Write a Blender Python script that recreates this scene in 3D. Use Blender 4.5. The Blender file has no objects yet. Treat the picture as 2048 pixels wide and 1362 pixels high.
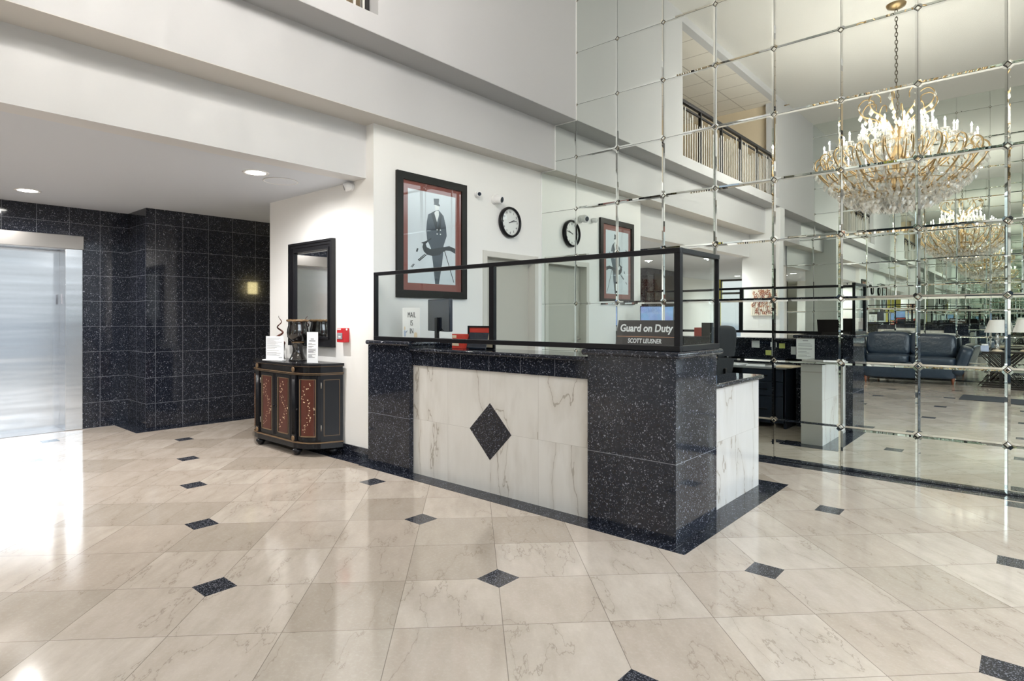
import bpy, bmesh, math, random
from mathutils import Vector, Matrix
from math import sin, cos, pi, radians as R
random.seed(7)
SC = bpy.context.scene
COL = SC.collection

# ------------------------------------------------------------------ materials
class N:
    """tiny expression helper over Math nodes"""
    def __init__(s, nt, sock): s.nt, s.s = nt, sock
    def op(s, o, *a):
        n = s.nt.nodes.new('ShaderNodeMath'); n.operation = o
        for i, v in enumerate((s,) + a):
            if isinstance(v, N): s.nt.links.new(v.s, n.inputs[i])
            else: n.inputs[i].default_value = v
        return N(s.nt, n.outputs[0])
    def __add__(s, o): return s.op('ADD', o)
    def __sub__(s, o): return s.op('SUBTRACT', o)
    def __mul__(s, o): return s.op('MULTIPLY', o)
    def __truediv__(s, o): return s.op('DIVIDE', o)
    def lt(s, o): return s.op('LESS_THAN', o)
    def gt(s, o): return s.op('GREATER_THAN', o)
    def abs(s): return s.op('ABSOLUTE')
    def floor(s): return s.op('FLOOR')
    def fract(s): return s.op('FRACT')
    def max(s, o): return s.op('MAXIMUM', o)
    def min(s, o): return s.op('MINIMUM', o)

def newmat(name):
    m = bpy.data.materials.new(name); m.use_nodes = True
    nt = m.node_tree
    return m, nt, nt.nodes['Principled BSDF']

def pmat(name, col, rough=.5, metal=0, spec=.5, emit=None, es=0, bump=None, coat=0, var=0):
    m, nt, p = newmat(name)
    p.inputs['Base Color'].default_value = (*col, 1)
    p.inputs['Roughness'].default_value = rough
    p.inputs['Metallic'].default_value = metal
    p.inputs['Specular IOR Level'].default_value = spec
    p.inputs['Coat Weight'].default_value = coat
    p.inputs['Coat Roughness'].default_value = .05
    if emit:
        p.inputs['Emission Color'].default_value = (*emit, 1)
        p.inputs['Emission Strength'].default_value = es
    if bump or var:
        n = noise(nt, pos(nt), bump[0] if bump else 6, 3)
        if bump:
            b = nt.nodes.new('ShaderNodeBump'); b.inputs['Strength'].default_value = bump[1]
            b.inputs['Distance'].default_value = bump[2]
            nt.links.new(n.s, b.inputs['Height']); nt.links.new(b.outputs[0], p.inputs['Normal'])
        if var:
            c = mixc(nt, n, [x*(1-var) for x in col], [min(1, x*(1+var)) for x in col])
            nt.links.new(c, p.inputs['Base Color'])
    return m

def pos(nt, obj=False):
    if obj:
        n = nt.nodes.new('ShaderNodeTexCoord'); return n.outputs['Object']
    n = nt.nodes.new('ShaderNodeNewGeometry'); return n.outputs['Position']
def sep(nt, v):
    n = nt.nodes.new('ShaderNodeSeparateXYZ'); nt.links.new(v, n.inputs[0])
    return [N(nt, o) for o in n.outputs]
def comb(nt, x, y, z):
    n = nt.nodes.new('ShaderNodeCombineXYZ')
    for i, v in enumerate((x, y, z)):
        if isinstance(v, N): nt.links.new(v.s, n.inputs[i])
        else: n.inputs[i].default_value = v
    return n.outputs[0]
def noise(nt, v, scale, detail=2, rough=.5, dist=0):
    n = nt.nodes.new('ShaderNodeTexNoise'); n.inputs['Scale'].default_value = scale
    n.inputs['Detail'].default_value = detail; n.inputs['Roughness'].default_value = rough
    n.inputs['Distortion'].default_value = dist
    nt.links.new(v, n.inputs['Vector']); return N(nt, n.outputs['Fac'])
def white(nt, v):
    n = nt.nodes.new('ShaderNodeTexWhiteNoise'); nt.links.new(v, n.inputs[0]); return N(nt, n.outputs['Value'])
def voro(nt, v, scale, out='Color', feat='F1'):
    n = nt.nodes.new('ShaderNodeTexVoronoi'); n.feature = feat; n.inputs['Scale'].default_value = scale
    nt.links.new(v, n.inputs['Vector']); return n.outputs[out]
def mixc(nt, f, a, b):
    n = nt.nodes.new('ShaderNodeMix'); n.data_type = 'RGBA'
    if isinstance(f, N): nt.links.new(f.s, n.inputs[0])
    else: n.inputs[0].default_value = f
    for i, c in ((6, a), (7, b)):
        if isinstance(c, (list, tuple)): n.inputs[i].default_value = (*c, 1)
        else: nt.links.new(c, n.inputs[i])
    return n.outputs[2]
def ramp(nt, f, *st):
    n = nt.nodes.new('ShaderNodeValToRGB'); e = n.color_ramp.elements
    while len(e) < len(st): e.new(1)
    for k, (p, c) in enumerate(st):
        e[k].position = p; e[k].color = (*c, 1) if isinstance(c, (list, tuple)) else (c, c, c, 1)
    nt.links.new(f.s, n.inputs[0]); return n.outputs[0]
def joint(c, o, s, w):
    """1 on a joint line every s from o"""
    return ((((c - o) / s + .5).fract() - .5).abs() * s).lt(w)

def granite(name, axes=None, o=0, s=.3, o2=0, s2=.3, rough=.07, grout=(.20, .21, .24)):
    m, nt, p = newmat(name)
    v = pos(nt); x, y, z = sep(nt, v)
    cell = N(nt, white(nt, voro(nt, v, 260)).s)
    n2 = noise(nt, v, 70, 3)
    base = mixc(nt, n2, (.005, .006, .010), (.019, .023, .035))
    fl = mixc(nt, white(nt, voro(nt, v, 33)), (.06, .066, .09), (.30, .31, .36))
    big = (cell * 1.0).gt(.945)
    c = mixc(nt, big, base, fl)
    cell2 = white(nt, voro(nt, v, 120))
    c = mixc(nt, cell2.gt(.991), c, (.20, .21, .25))
    if axes:
        ax = {'x': x, 'y': y, 'z': z}
        j = joint(ax[axes[0]], o, s, .0018)
        if len(axes) > 1: j = j.max(joint(ax[axes[1]], o2, s2, .0018))
        c = mixc(nt, j, c, grout)
    nt.links.new(c, p.inputs['Base Color'])
    p.inputs['Roughness'].default_value = rough
    p.inputs['Specular IOR Level'].default_value = .5 if rough < .1 else .3
    return m

def marble(name, ax='x', o=0, s=.4575, a=(.76, .745, .71), b=(.63, .605, .56), o2=0, rough=.12):
    m, nt, p = newmat(name)
    v = pos(nt); x, y, z = sep(nt, v)
    h = {'x': x, 'y': y}[ax]
    kx = ((h - o) / s).floor(); kz = ((z - o2) / s).floor()
    r = white(nt, comb(nt, kx, kz, 3.0))
    q = comb(nt, h * 1.5 + r * 31, z * .42, r * 17)
    n = noise(nt, q, 1.5, 6, .5, .2)
    vein = ((n - .5).abs()).lt(.0032)
    n3 = noise(nt, comb(nt, h * 5 + r * 9, z * 1.1, r * 5), 2.2, 4)
    c = mixc(nt, n3, a, b)
    soft = (N(nt, ramp(nt, (n - .5).abs(), (0, 1), (.05, 0))))
    c = mixc(nt, soft * .28, c, (.44, .40, .34))
    c = mixc(nt, vein * .6, c, (.30, .26, .21))
    j = joint(h, o, s, .0012).max(joint(z, o2, s, .0012))
    c = mixc(nt, j * .55, c, (.38, .36, .33))
    nt.links.new(c, p.inputs['Base Color']); p.inputs['Roughness'].default_value = rough
    return m

def floor_mat():
    m, nt, p = newmat('polished marble floor')
    v = pos(nt); x, y, z = sep(nt, v)
    S, U0, V0 = .4578, .134, 2.996
    u = ((x + y) * .70711 - U0) / S; w = ((y - x) * .70711 - V0) / S
    ku = u.floor(); kw = w.floor()
    r = white(nt, comb(nt, ku, kw, 1.0)); r2 = white(nt, comb(nt, ku, kw, 7.0))
    q = comb(nt, u * .85 + r * 40, w * .24 + r2 * 40, r * 11)
    n = noise(nt, q, 1.5, 8, .56, .15)
    n2 = noise(nt, comb(nt, u * 2.2 + r2 * 13, w * .8, r * 3), 2.2, 6, .65)
    n4 = noise(nt, v, 55, 3, .7)
    a = mixc(nt, r, (.545, .46, .385), (.665, .585, .505))
    c = mixc(nt, N(nt, ramp(nt, n2, (.35, 0), (.75, 1))) * .55, a, (.40, .335, .265))
    c = mixc(nt, r2.gt(.80) * .48, c, (.36, .30, .235))
    c = mixc(nt, N(nt, ramp(nt, n4, (.5, 0), (.8, 1))) * .25, c, (.72, .68, .62))
    soft = N(nt, ramp(nt, (n - .5).abs(), (0, 1), (.06, 0)))
    c = mixc(nt, soft * .20, c, (.38, .315, .245))
    c = mixc(nt, ((n - .5).abs()).lt(.0024) * .4, c, (.24, .185, .14))
    ju = (((u + .5).fract() - .5).abs() * S).lt(.0016)
    jw = (((w + .5).fract() - .5).abs() * S).lt(.0016)
    c = mixc(nt, ju.max(jw) * .75, c, (.17, .14, .115))
    # dark inset squares
    iu = (u + .5).floor(); iw = (w + .5).floor()
    du = (u - iu) * S; dw = (w - iw) * S
    dx = ((du - dw) * .70711).abs(); dy = ((du + dw) * .70711).abs()
    even = ((iw * .5 + .25).fract()).lt(.5)
    k3 = (((iu + iw * .5) / 3 + .1667).fract()).lt(.25)
    d = dx.max(dy)
    sel = even * k3
    ins = d.lt(.076) * sel
    cell = white(nt, voro(nt, v, 260))
    gr = mixc(nt, cell.gt(.85), mixc(nt, n4, (.012, .013, .018), (.05, .052, .062)), (.2, .205, .23))
    c = mixc(nt, ins, c, gr)
    nt.links.new(c, p.inputs['Base Color'])
    rr = noise(nt, v, 2.3, 3)
    rg = N(nt, ramp(nt, rr, (.3, .075), (.75, .13)))
    nt.links.new(rg.s, p.inputs['Roughness'])
    p.inputs['Specular IOR Level'].default_value = .55
    return m

def ceiling_grid():
    m, nt, p = newmat('acoustic ceiling tile')
    v = pos(nt); x, y, z = sep(nt, v)
    j = joint(x, -4.1, .61, .010).max(joint(y, 2.9, .61, .010))
    n = noise(nt, v, 90, 2)
    c = mixc(nt, j, mixc(nt, n, (.66, .62, .56), (.74, .70, .64)), (.42, .39, .35))
    nt.links.new(c, p.inputs['Base Color']); p.inputs['Roughness'].default_value = .9
    return m

def mirror_mat(name, col, rough=0.0):
    m, nt, p = newmat(name); nt.nodes.remove(p)
    g = nt.nodes.new('ShaderNodeBsdfGlossy'); g.inputs['Color'].default_value = (*col, 1); g.inputs['Roughness'].default_value = rough
    nt.links.new(g.outputs[0], nt.nodes['Material Output'].inputs[0]); return m

def pane_mat(name, tint=(.97, .985, .98), refl=1.0):
    m, nt, p = newmat(name); nt.nodes.remove(p)
    t = nt.nodes.new('ShaderNodeBsdfTransparent'); t.inputs[0].default_value = (*tint, 1)
    g = nt.nodes.new('ShaderNodeBsdfGlossy'); g.inputs['Roughness'].default_value = 0
    f = nt.nodes.new('ShaderNodeFresnel'); f.inputs[0].default_value = 1.5
    bf = nt.nodes.new('ShaderNodeNewGeometry')
    k = N(nt, f.outputs[0]) * refl * (N(nt, bf.outputs['Backfacing']).lt(.5))
    mx = nt.nodes.new('ShaderNodeMixShader'); nt.links.new(k.s, mx.inputs[0])
    nt.links.new(t.outputs[0], mx.inputs[1]); nt.links.new(g.outputs[0], mx.inputs[2])
    nt.links.new(mx.outputs[0], nt.nodes['Material Output'].inputs[0]); return m

def steel_mat():
    m, nt, p = newmat('brushed stainless steel')
    v = pos(nt); x, y, z = sep(nt, v)
    n = noise(nt, comb(nt, x * 2, y * 2, z * 260), 1, 3)
    p.inputs['Base Color'].default_value = (.74, .76, .79, 1); p.inputs['Metallic'].default_value = 1
    p.inputs['Roughness'].default_value = .16
    w = noise(nt, comb(nt, x * .4, y * .4, z * 5.5), 1, 2)
    b = nt.nodes.new('ShaderNodeBump'); b.inputs['Strength'].default_value = .14; b.inputs['Distance'].default_value = .02
    nt.links.new((w + n * .02).s, b.inputs['Height']); nt.links.new(b.outputs[0], p.inputs['Normal'])
    return m

def crystal_mat():
    m, nt, p = newmat('cut crystal'); nt.nodes.remove(p)
    t = nt.nodes.new('ShaderNodeBsdfTransparent'); t.inputs[0].default_value = (.97, .97, .96, 1)
    g = nt.nodes.new('ShaderNodeBsdfGlossy'); g.inputs['Roughness'].default_value = .02
    d = nt.nodes.new('ShaderNodeBsdfDiffuse'); d.inputs[0].default_value = (.95, .94, .9, 1)
    m1 = nt.nodes.new('ShaderNodeMixShader'); m1.inputs[0].default_value = .36
    nt.links.new(t.outputs[0], m1.inputs[1]); nt.links.new(g.outputs[0], m1.inputs[2])
    m2 = nt.nodes.new('ShaderNodeMixShader'); m2.inputs[0].default_value = .08
    nt.links.new(m1.outputs[0], m2.inputs[1]); nt.links.new(d.outputs[0], m2.inputs[2])
    nt.links.new(m2.outputs[0], nt.nodes['Material Output'].inputs[0]); return m

def leather_mat():
    return pmat('dark blue leather', (.021, .035, .056), .30, bump=(11, .45, .02))

MT = {}
MT['white'] = pmat('white wall paint', (.52, .52, .53), .55, bump=(180, .04, .002))
MT['upper'] = pmat('shade toned upper wall paint', (.49, .49, .505), .55, bump=(180, .04, .002))  # wall paint darkened: dimmer light put into the colour, offsetting the near chandelier
MT['fascia'] = pmat('white fascia paint', (.63, .63, .635), .55)
MT['cream'] = pmat('warm white wall paint', (.86, .855, .835), .5, bump=(180, .04, .002))
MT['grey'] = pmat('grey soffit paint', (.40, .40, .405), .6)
MT['taupe'] = pmat('taupe soffit paint', (.58, .555, .52), .6)
MT['low'] = pmat('white flat ceiling paint', (.60, .635, .69), .7)
MT['popcorn'] = pmat('textured ceiling spray', (.57, .555, .53), .9, bump=(130, .5, .01))
MT['tiles'] = ceiling_grid()
MT['hallbeige'] = pmat('beige wall paint', (.66, .56, .42), .7)
MT['yellow'] = pmat('olive yellow wall paint', (.52, .47, .10), .7)
MT['wallgrey'] = pmat('soft grey wall paint', (.70, .705, .71), .6)
MT['carpet'] = pmat('dark carpet', (.10, .085, .07), .95, var=.3)
MT['g_lift'] = granite('black granite tile beside lift', 'yz', 1.557, .3025, 0, .3)
MT['g_pier'] = granite('black granite tile on pier', 'yz', 2.553, .2995, 0, .3)
MT['g_pierx'] = granite('black granite tile on pier side', 'xz', -8.11, .305, 0, .3)
MT['g_border'] = granite('black granite floor border', 'x', -3.053, .305, rough=.12, grout=(.12, .12, .13))
MT['g_bordery'] = granite('black granite floor border strip', 'y', 3.206, .305, rough=.12, grout=(.12, .12, .13))
MT['g_plain'] = granite('black pearl granite')
MT['g_deskx'] = granite('black pearl granite desk cladding', 'z', .4575, 9)
MT['g_frieze'] = granite('black pearl granite frieze', 'x', -3.053, .305)
MT['g_ledge'] = granite('polished granite ledge', rough=.05)
MT['marb_x'] = marble('cream marble desk front', 'x', -3.053)
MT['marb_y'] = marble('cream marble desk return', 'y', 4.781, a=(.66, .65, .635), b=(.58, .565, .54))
MT['floor'] = floor_mat()
MT['mirror'] = mirror_mat('mirror glass', (.84, .885, .85))
MT['mirror2'] = mirror_mat('silvered looking glass', (.86, .88, .88))
MT['back'] = pmat('dark mirror backing', (.03, .03, .028), .5)
MT['clip'] = pmat('polished clip', (.62, .58, .48), .15, 1)
MT['pane'] = pane_mat('clear screen glass', refl=1.4)
MT['wpane'] = pane_mat('window glass')
MT['black'] = pmat('black painted metal', (.007, .007, .009), .3, spec=.3)
MT['dkframe'] = pmat('black brown picture frame', (.013, .012, .010), .35, spec=.25, var=.2)
MT['lacq'] = pmat('black lacquer', (.009, .009, .011), .25, spec=.28)
MT['gold'] = pmat('worn gold paint', (.20, .125, .065), .5, .2)
MT['red wood'] = pmat('dark red lacquer panel', (.085, .022, .014), .3, spec=.3, var=.25)
MT['flowers'] = pmat('painted gold leaves', (.62, .45, .30), .5)
MT['steel'] = steel_mat()
MT['steelw'] = pmat('satin stainless header', (.42, .395, .37), .3, 1)
MT['door'] = pmat('grey painted door', (.52, .505, .45), .45)
MT['dframe'] = pmat('pale grey door frame paint', (.66, .645, .60), .4)
MT['red'] = pmat('fire alarm red', (.55, .012, .02), .35)
MT['whitep'] = pmat('white plastic', (.82, .82, .82), .35)
MT['paper'] = pmat('white paper', (.86, .87, .88), .6)
MT['ink'] = pmat('printed ink', (.05, .05, .06), .7)
MT['inkgrey'] = pmat('grey print', (.28, .29, .32), .7)
MT['lamp'] = pmat('lit lens', (1, 1, 1), .5, emit=(1, .97, .9), es=14)
MT['sconce'] = pmat('lit amber lens', (1, .9, .6), .4, emit=(1, .85, .42), es=9)
MT['bulb'] = pmat('lit candle bulb', (1, .9, .7), .4, emit=(1, .96, .89), es=540)
MT['ceramic'] = pmat('black glazed ceramic', (.012, .010, .009), .05, coat=1)
MT['bronze'] = pmat('antique gilt metal', (.40, .285, .15), .3, .85)
MT['vrim'] = pmat('brown glaze', (.16, .095, .045), .2, coat=.5)
MT['chain'] = pmat('dark bronze chain', (.10, .085, .065), .4, .7)
MT['crystal'] = crystal_mat()
MT['leather'] = leather_mat()
MT['wood'] = pmat('red brown wood', (.20, .06, .025), .35)
MT['dwood'] = pmat('espresso wood', (.018, .014, .012), .35)
MT['shade'] = pmat('white lamp shade', (.85, .83, .80), .8)
MT['glassdeco'] = pmat('dark red glass', (.07, .012, .006), .04, coat=1)
MT['navy'] = pmat('navy laminate', (.012, .020, .038), .35)
MT['greylam'] = pmat('grey laminate edge', (.30, .31, .33), .4)
MT['fabric'] = pmat('black chair fabric', (.012, .013, .016), .8)
MT['screen'] = None
MT['matred'] = pmat('brick red mat board', (.27, .085, .07), .6)
MT['print'] = pmat('pale blue print paper', (.70, .74, .80), .5)
MT['figdark'] = pmat('charcoal print ink', (.030, .033, .042), .5)
MT['figblue'] = pmat('slate blue print ink', (.070, .085, .11), .5, var=.25)
MT['clockw'] = pmat('clock dial', (.84, .84, .83), .4)
MT['mat'] = pmat('charcoal floor mat', (.03, .035, .042), .95, var=.3)
MT['sticky'] = pmat('yellow green note', (.68, .72, .22), .7)
MT['redsign'] = pmat('red printed card', (.62, .05, .03), .4)
MT['cardy'] = pmat('cream card', (.80, .66, .48), .5)
MT['picket'] = pmat('pale grey enamel', (.62, .61, .59), .4)
MT['rail'] = pmat('dark bronze rail', (.035, .033, .035), .35, .3)
MT['signblk'] = pmat('black brown sign plate', (.018, .013, .011), .35)
MT['copper'] = pmat('copper line', (.55, .25, .13), .4, .2)
MT['leafr'] = pmat('rust red paint', (.24, .05, .025), .6)
MT['leafo'] = pmat('orange paint', (.50, .20, .09), .6)
MT['canvas'] = pmat('cream canvas', (.80, .74, .64), .7)
MT['navy screen'] = pmat('dark glossy plastic', (.012, .018, .032), .12, coat=.5)
MT['floral'] = pmat('dark brown damask', (.045, .036, .030), .6, var=.5)
MT['alu'] = pmat('window frame bronze', (.06, .055, .05), .4, .4)
MT['tissue'] = pmat('blue white patterned card', (.45, .52, .72), .6, var=.5)

def screen_mat():
    m, nt, p = newmat('lit camera monitor picture')
    v = pos(nt, True); n = noise(nt, v, 9, 3); n2 = voro(nt, v, 11)
    c = mixc(nt, n, (.02, .045, .12), (.36, .48, .70))
    c = mixc(nt, .08, c, n2); c = mixc(nt, .55, c, (.10, .17, .34))
    nt.links.new(c, p.inputs['Emission Color']); p.inputs['Emission Strength'].default_value = .9
    p.inputs['Base Color'].default_value = (.01, .01, .02, 1); p.inputs['Roughness'].default_value = .15
    return m
MT['screen'] = screen_mat()

# ------------------------------------------------------------------ mesh builder
class MB:
    def __init__(s): s.bm = bmesh.new()
    def _set(s, faces, m, sm=False):
        for f in faces: f.material_index = m; f.smooth = sm
    def box(s, x0, x1, y0, y1, z0, z1, m=0, bev=0, seg=2):
        r = bmesh.ops.create_cube(s.bm, size=1)
        vs = r['verts']
        for v in vs: v.co = Vector(((x0 + x1) / 2 + v.co.x * (x1 - x0), (y0 + y1) / 2 + v.co.y * (y1 - y0), (z0 + z1) / 2 + v.co.z * (z1 - z0)))
        fs = list({f for v in vs for f in v.link_faces}); s._set(fs, m)
        if bev:
            es = list({e for v in vs for e in v.link_edges})
            g = bmesh.ops.bevel(s.bm, geom=es, offset=bev, segments=seg, profile=.5, affect='EDGES')
            s._set(g['faces'], m, True)
        return s
    def obox(s, c, ax, ay, az, m=0):
        """box centred at c with half-axis vectors"""
        c, ax, ay, az = map(Vector, (c, ax, ay, az))
        v = [s.bm.verts.new(c + ax * i + ay * j + az * k) for i in (-1, 1) for j in (-1, 1) for k in (-1, 1)]
        for q in ((0, 1, 3, 2), (4, 6, 7, 5), (0, 4, 5, 1), (2, 3, 7, 6), (0, 2, 6, 4), (1, 5, 7, 3)):
            f = s.bm.faces.new([v[i] for i in q]); f.material_index = m
        return s
    def quad(s, pts, m=0):
        f = s.bm.faces.new([s.bm.verts.new(p) for p in pts]); f.material_index = m; return s
    def prism(s, pts, z0, z1, m=0):
        """vertical prism of a plan outline (ccw)"""
        a = [s.bm.verts.new((x, y, z0)) for x, y in pts]; b = [s.bm.verts.new((x, y, z1)) for x, y in pts]
        n = len(pts); fs = [s.bm.faces.new(a[::-1]), s.bm.faces.new(b)]
        for i in range(n): fs.append(s.bm.faces.new((a[i], a[(i + 1) % n], b[(i + 1) % n], b[i])))
        s._set(fs, m); return s
    def poly(s, pts, depth, m=0):
        """extruded polygon given as 3-D points and a depth vector"""
        d = Vector(depth); a = [s.bm.verts.new(p) for p in pts]; b = [s.bm.verts.new(Vector(p) + d) for p in pts]
        n = len(pts); fs = [s.bm.faces.new(a[::-1]), s.bm.faces.new(b)]
        for i in range(n): fs.append(s.bm.faces.new((a[i], a[(i + 1) % n], b[(i + 1) % n], b[i])))
        s._set(fs, m); return s
    def lathe(s, prof, c=(0, 0, 0), seg=28, m=0, cap=True, sm=True):
        c = Vector(c); rings = []
        for r, z in prof:
            rings.append([s.bm.verts.new(c + Vector((r * cos(2 * pi * k / seg), r * sin(2 * pi * k / seg), z))) for k in range(seg)])
        fs = []
        for a, b in zip(rings, rings[1:]):
            for k in range(seg): fs.append(s.bm.faces.new((a[k], a[(k + 1) % seg], b[(k + 1) % seg], b[k])))
        s._set(fs, m, sm)
        if cap: s._set([s.bm.faces.new(rings[0][::-1]), s.bm.faces.new(rings[-1])], m)
        return s
    def tube(s, pts, r, seg=8, m=0, cap=True):
        pts = [Vector(p) for p in pts]; n = len(pts)
        rs = r if isinstance(r, (list, tuple)) else [r] * n
        rings = []; up = None
        for i, p in enumerate(pts):
            t = (pts[min(i + 1, n - 1)] - pts[max(i - 1, 0)]).normalized()
            if up is None: up = t.orthogonal().normalized()
            up = (up - t * up.dot(t)).normalized(); w = t.cross(up)
            rings.append([s.bm.verts.new(p + (up * cos(2 * pi * k / seg) + w * sin(2 * pi * k / seg)) * rs[i]) for k in range(seg)])
        fs = []
        for a, b in zip(rings, rings[1:]):
            for k in range(seg): fs.append(s.bm.faces.new((a[k], a[(k + 1) % seg], b[(k + 1) % seg], b[k])))
        s._set(fs, m, True)
        if cap: s._set([s.bm.faces.new(rings[0][::-1]), s.bm.faces.new(rings[-1])], m)
        return s
    def cushion(s, c, d, e=.35, m=0, nu=28, nv=18, rot=None):
        """superellipsoid"""
        c = Vector(c)
        def sp(a, p): return math.copysign(abs(a) ** p, a)
        rows = []
        for j in range(nv + 1):
            ph = -pi / 2 + pi * j / nv; row = []
            for i in range(nu):
                th = 2 * pi * i / nu
                v = Vector((d[0] * sp(cos(ph), e) * sp(cos(th), e), d[1] * sp(cos(ph), e) * sp(sin(th), e), d[2] * sp(sin(ph), e)))
                if rot: v = rot @ v
                row.append(v + c)
            rows.append(row)
        bot = s.bm.verts.new(rows[0][0]); top = s.bm.verts.new(rows[-1][0])
        R_ = [[s.bm.verts.new(p) for p in row] for row in rows[1:-1]]
        fs = []
        for a, b in zip(R_, R_[1:]):
            for i in range(nu): fs.append(s.bm.faces.new((a[i], a[(i + 1) % nu], b[(i + 1) % nu], b[i])))
        for i in range(nu):
            fs.append(s.bm.faces.new((bot, R_[0][(i + 1) % nu], R_[0][i]))); fs.append(s.bm.faces.new((top, R_[-1][i], R_[-1][(i + 1) % nu])))
        s._set(fs, m, True); return s
    def build(s, name, mats, parent=None, kind=None, recalc=True):
        if recalc: bmesh.ops.recalc_face_normals(s.bm, faces=s.bm.faces)
        me = bpy.data.meshes.new(name); s.bm.to_mesh(me); s.bm.free()
        for m in (mats if isinstance(mats, (list, tuple)) else [mats]): me.materials.append(MT[m])
        o = bpy.data.objects.new(name, me); COL.objects.link(o)
        if parent: o.parent = parent
        if kind: o['kind'] = kind
        return o

def thing(name, label, cat, loc=(0, 0, 0), rz=0, group=None):
    o = bpy.data.objects.new(name, None); COL.objects.link(o); o.empty_display_size = .1
    o.location = loc; o.rotation_euler = (0, 0, rz); o['label'] = label; o['category'] = cat
    if group: o['group'] = group
    return o
def tag(o, label, cat, group=None):
    o['label'] = label; o['category'] = cat
    if group: o['group'] = group
    return o
def struct(name, mb, mats): return mb.build(name, mats, kind='structure')
def dup(o, loc, rz=None, label=None):
    def cp(a, par):
        c = a.copy(); COL.objects.link(c)
        if par: c.parent = par
        for ch in kids.get(a.name, []): cp(ch, c)
        return c
    kids = {}
    for x in bpy.data.objects:
        if x.parent: kids.setdefault(x.parent.name, []).append(x)
    c = cp(o, None); c.location = loc
    if rz is not None: c.rotation_euler = (0, 0, rz)
    if label: c['label'] = label
    return c
def text(body, size, mat, parent, M, bold=0, xs=1.0, name='lettering', align='CENTER', shear=0, fit=None):
    """lettering as a mesh; M places the text plane (x right, y up, z out)"""
    cu = bpy.data.curves.new('t', 'FONT'); cu.body = body; cu.size = size; cu.align_x = align; cu.align_y = 'CENTER'
    cu.extrude = .0008; cu.offset = bold; cu.resolution_u = 3; cu.shear = shear
    t = bpy.data.objects.new('t', cu); COL.objects.link(t)
    dg = bpy.context.evaluated_depsgraph_get()
    me = bpy.data.meshes.new_from_object(t.evaluated_get(dg)); me.name = name
    bpy.data.objects.remove(t)
    if fit: xs = fit / (max(v.co.x for v in me.vertices) - min(v.co.x for v in me.vertices))
    me.transform(M @ Matrix.Diagonal((xs, 1, 1, 1)))
    me.materials.clear(); me.materials.append(MT[mat])
    o = bpy.data.objects.new(name, me); COL.objects.link(o); o.parent = parent
    return o
def face_mat(origin, xdir, ydir):
    x = Vector(xdir).normalized(); y = Vector(ydir).normalized(); z = x.cross(y)
    M = Matrix((x, y, z)).transposed().to_4x4(); M.translation = Vector(origin); return M

# ------------------------------------------------------------------ room dimensions
M = 5.71          # mirrored wall the desk stands in front of
FAR = -4.12       # mirrored wall opposite
CZ = 5.88         # main ceiling
LZ = 2.58         # low lobby ceiling
XU, XB, XC, XF = -4.0, -4.305, -4.51, -4.625   # upper wall, beam face, clock wall, fascia
XR = 2.75         # window wall
YE = 3.264        # end of clock wall / console wall plane
YS = -9.0         # end of the lift hall
CY0, CY1 = -1.88, -1.60   # column

struct('floor', MB().box(-9.0, XR + .3, YS - .2, M + .3, -.1, 0), 'floor')
struct('ceiling', MB().box(XU - .05, XR + .3, FAR - .3, M + .3, CZ, CZ + .15), 'popcorn')
struct('ceiling_low', MB().box(-9.0, XF - .2, YS - .2, M + .3, LZ, LZ + .2), 'low')
# upper wall with the balcony opening
B0, B1, BZ, BT = -1.52, 2.94, 3.745, 5.76
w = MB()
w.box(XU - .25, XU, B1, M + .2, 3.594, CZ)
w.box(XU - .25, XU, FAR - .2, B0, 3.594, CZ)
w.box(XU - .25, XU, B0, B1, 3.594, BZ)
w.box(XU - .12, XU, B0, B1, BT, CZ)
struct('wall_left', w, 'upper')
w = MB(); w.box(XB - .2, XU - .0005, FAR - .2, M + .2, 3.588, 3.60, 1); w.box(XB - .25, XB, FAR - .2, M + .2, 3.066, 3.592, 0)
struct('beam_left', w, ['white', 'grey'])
w = MB(); w.box(XF - .1, XB - .0005, FAR - .2, M + .2, 3.062, 3.072)
struct('trim_soffit', w, 'taupe')
w = MB(); w.box(XF - .2, XF, FAR - .2, YE, LZ, 3.064)
struct('wall_fascia', w, 'fascia')
# clock wall block, with a doorway
D0, D1, DH = 4.735, 5.585, 1.985
w = MB()
w.box(-6.43, XC, YE, D0, 0, 3.064); w.box(-6.43, XC, D0, D1, DH, 3.064); w.box(-6.43, XC, D1, M + .2, 0, 3.064)
w.box(-6.43, XC - .14, D0, D1, 0, DH)
struct('wall_clock_side', w, 'cream')
w = MB()
w.box(XC - .14, XC + .012, D0 - .05, D0 + .012, 0, DH + .05); w.box(XC - .14, XC + .012, D1 - .012, D1 + .05, 0, DH + .05)
w.box(XC - .138, XC + .011, D0 + .012, D1 - .012, DH - .012, DH + .048)
dfr = struct('door_1', w, 'dframe')
MB().box(XC - .135, XC - .095, D0 + .014, D1 - .014, .006, DH - .014).build('door_leaf', 'door', dfr)
w = MB(); w.box(XC - .095, XC - .088, D0 + .05, D0 + .14, .98, 1.06); w.tube([(XC - .09, D0 + .08, 1.02), (XC - .04, D0 + .08, 1.02), (XC - .04, D0 + .19, 1.02)], .009)
w.build('door_handle', 'steelw', dfr)
# column beside the far mirror
struct('column', MB().box(-4.78, XU, CY0, CY1, 0, 3.588), 'wallgrey')
# baseboard
w = MB(); w.box(-6.43, XC + .012, YE - .012, YE, 0, .106); w.box(XC, XC + .012, 3.79, D0 - .05, 0, .106)
struct('baseboard_left', w, 'g_plain')

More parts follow.
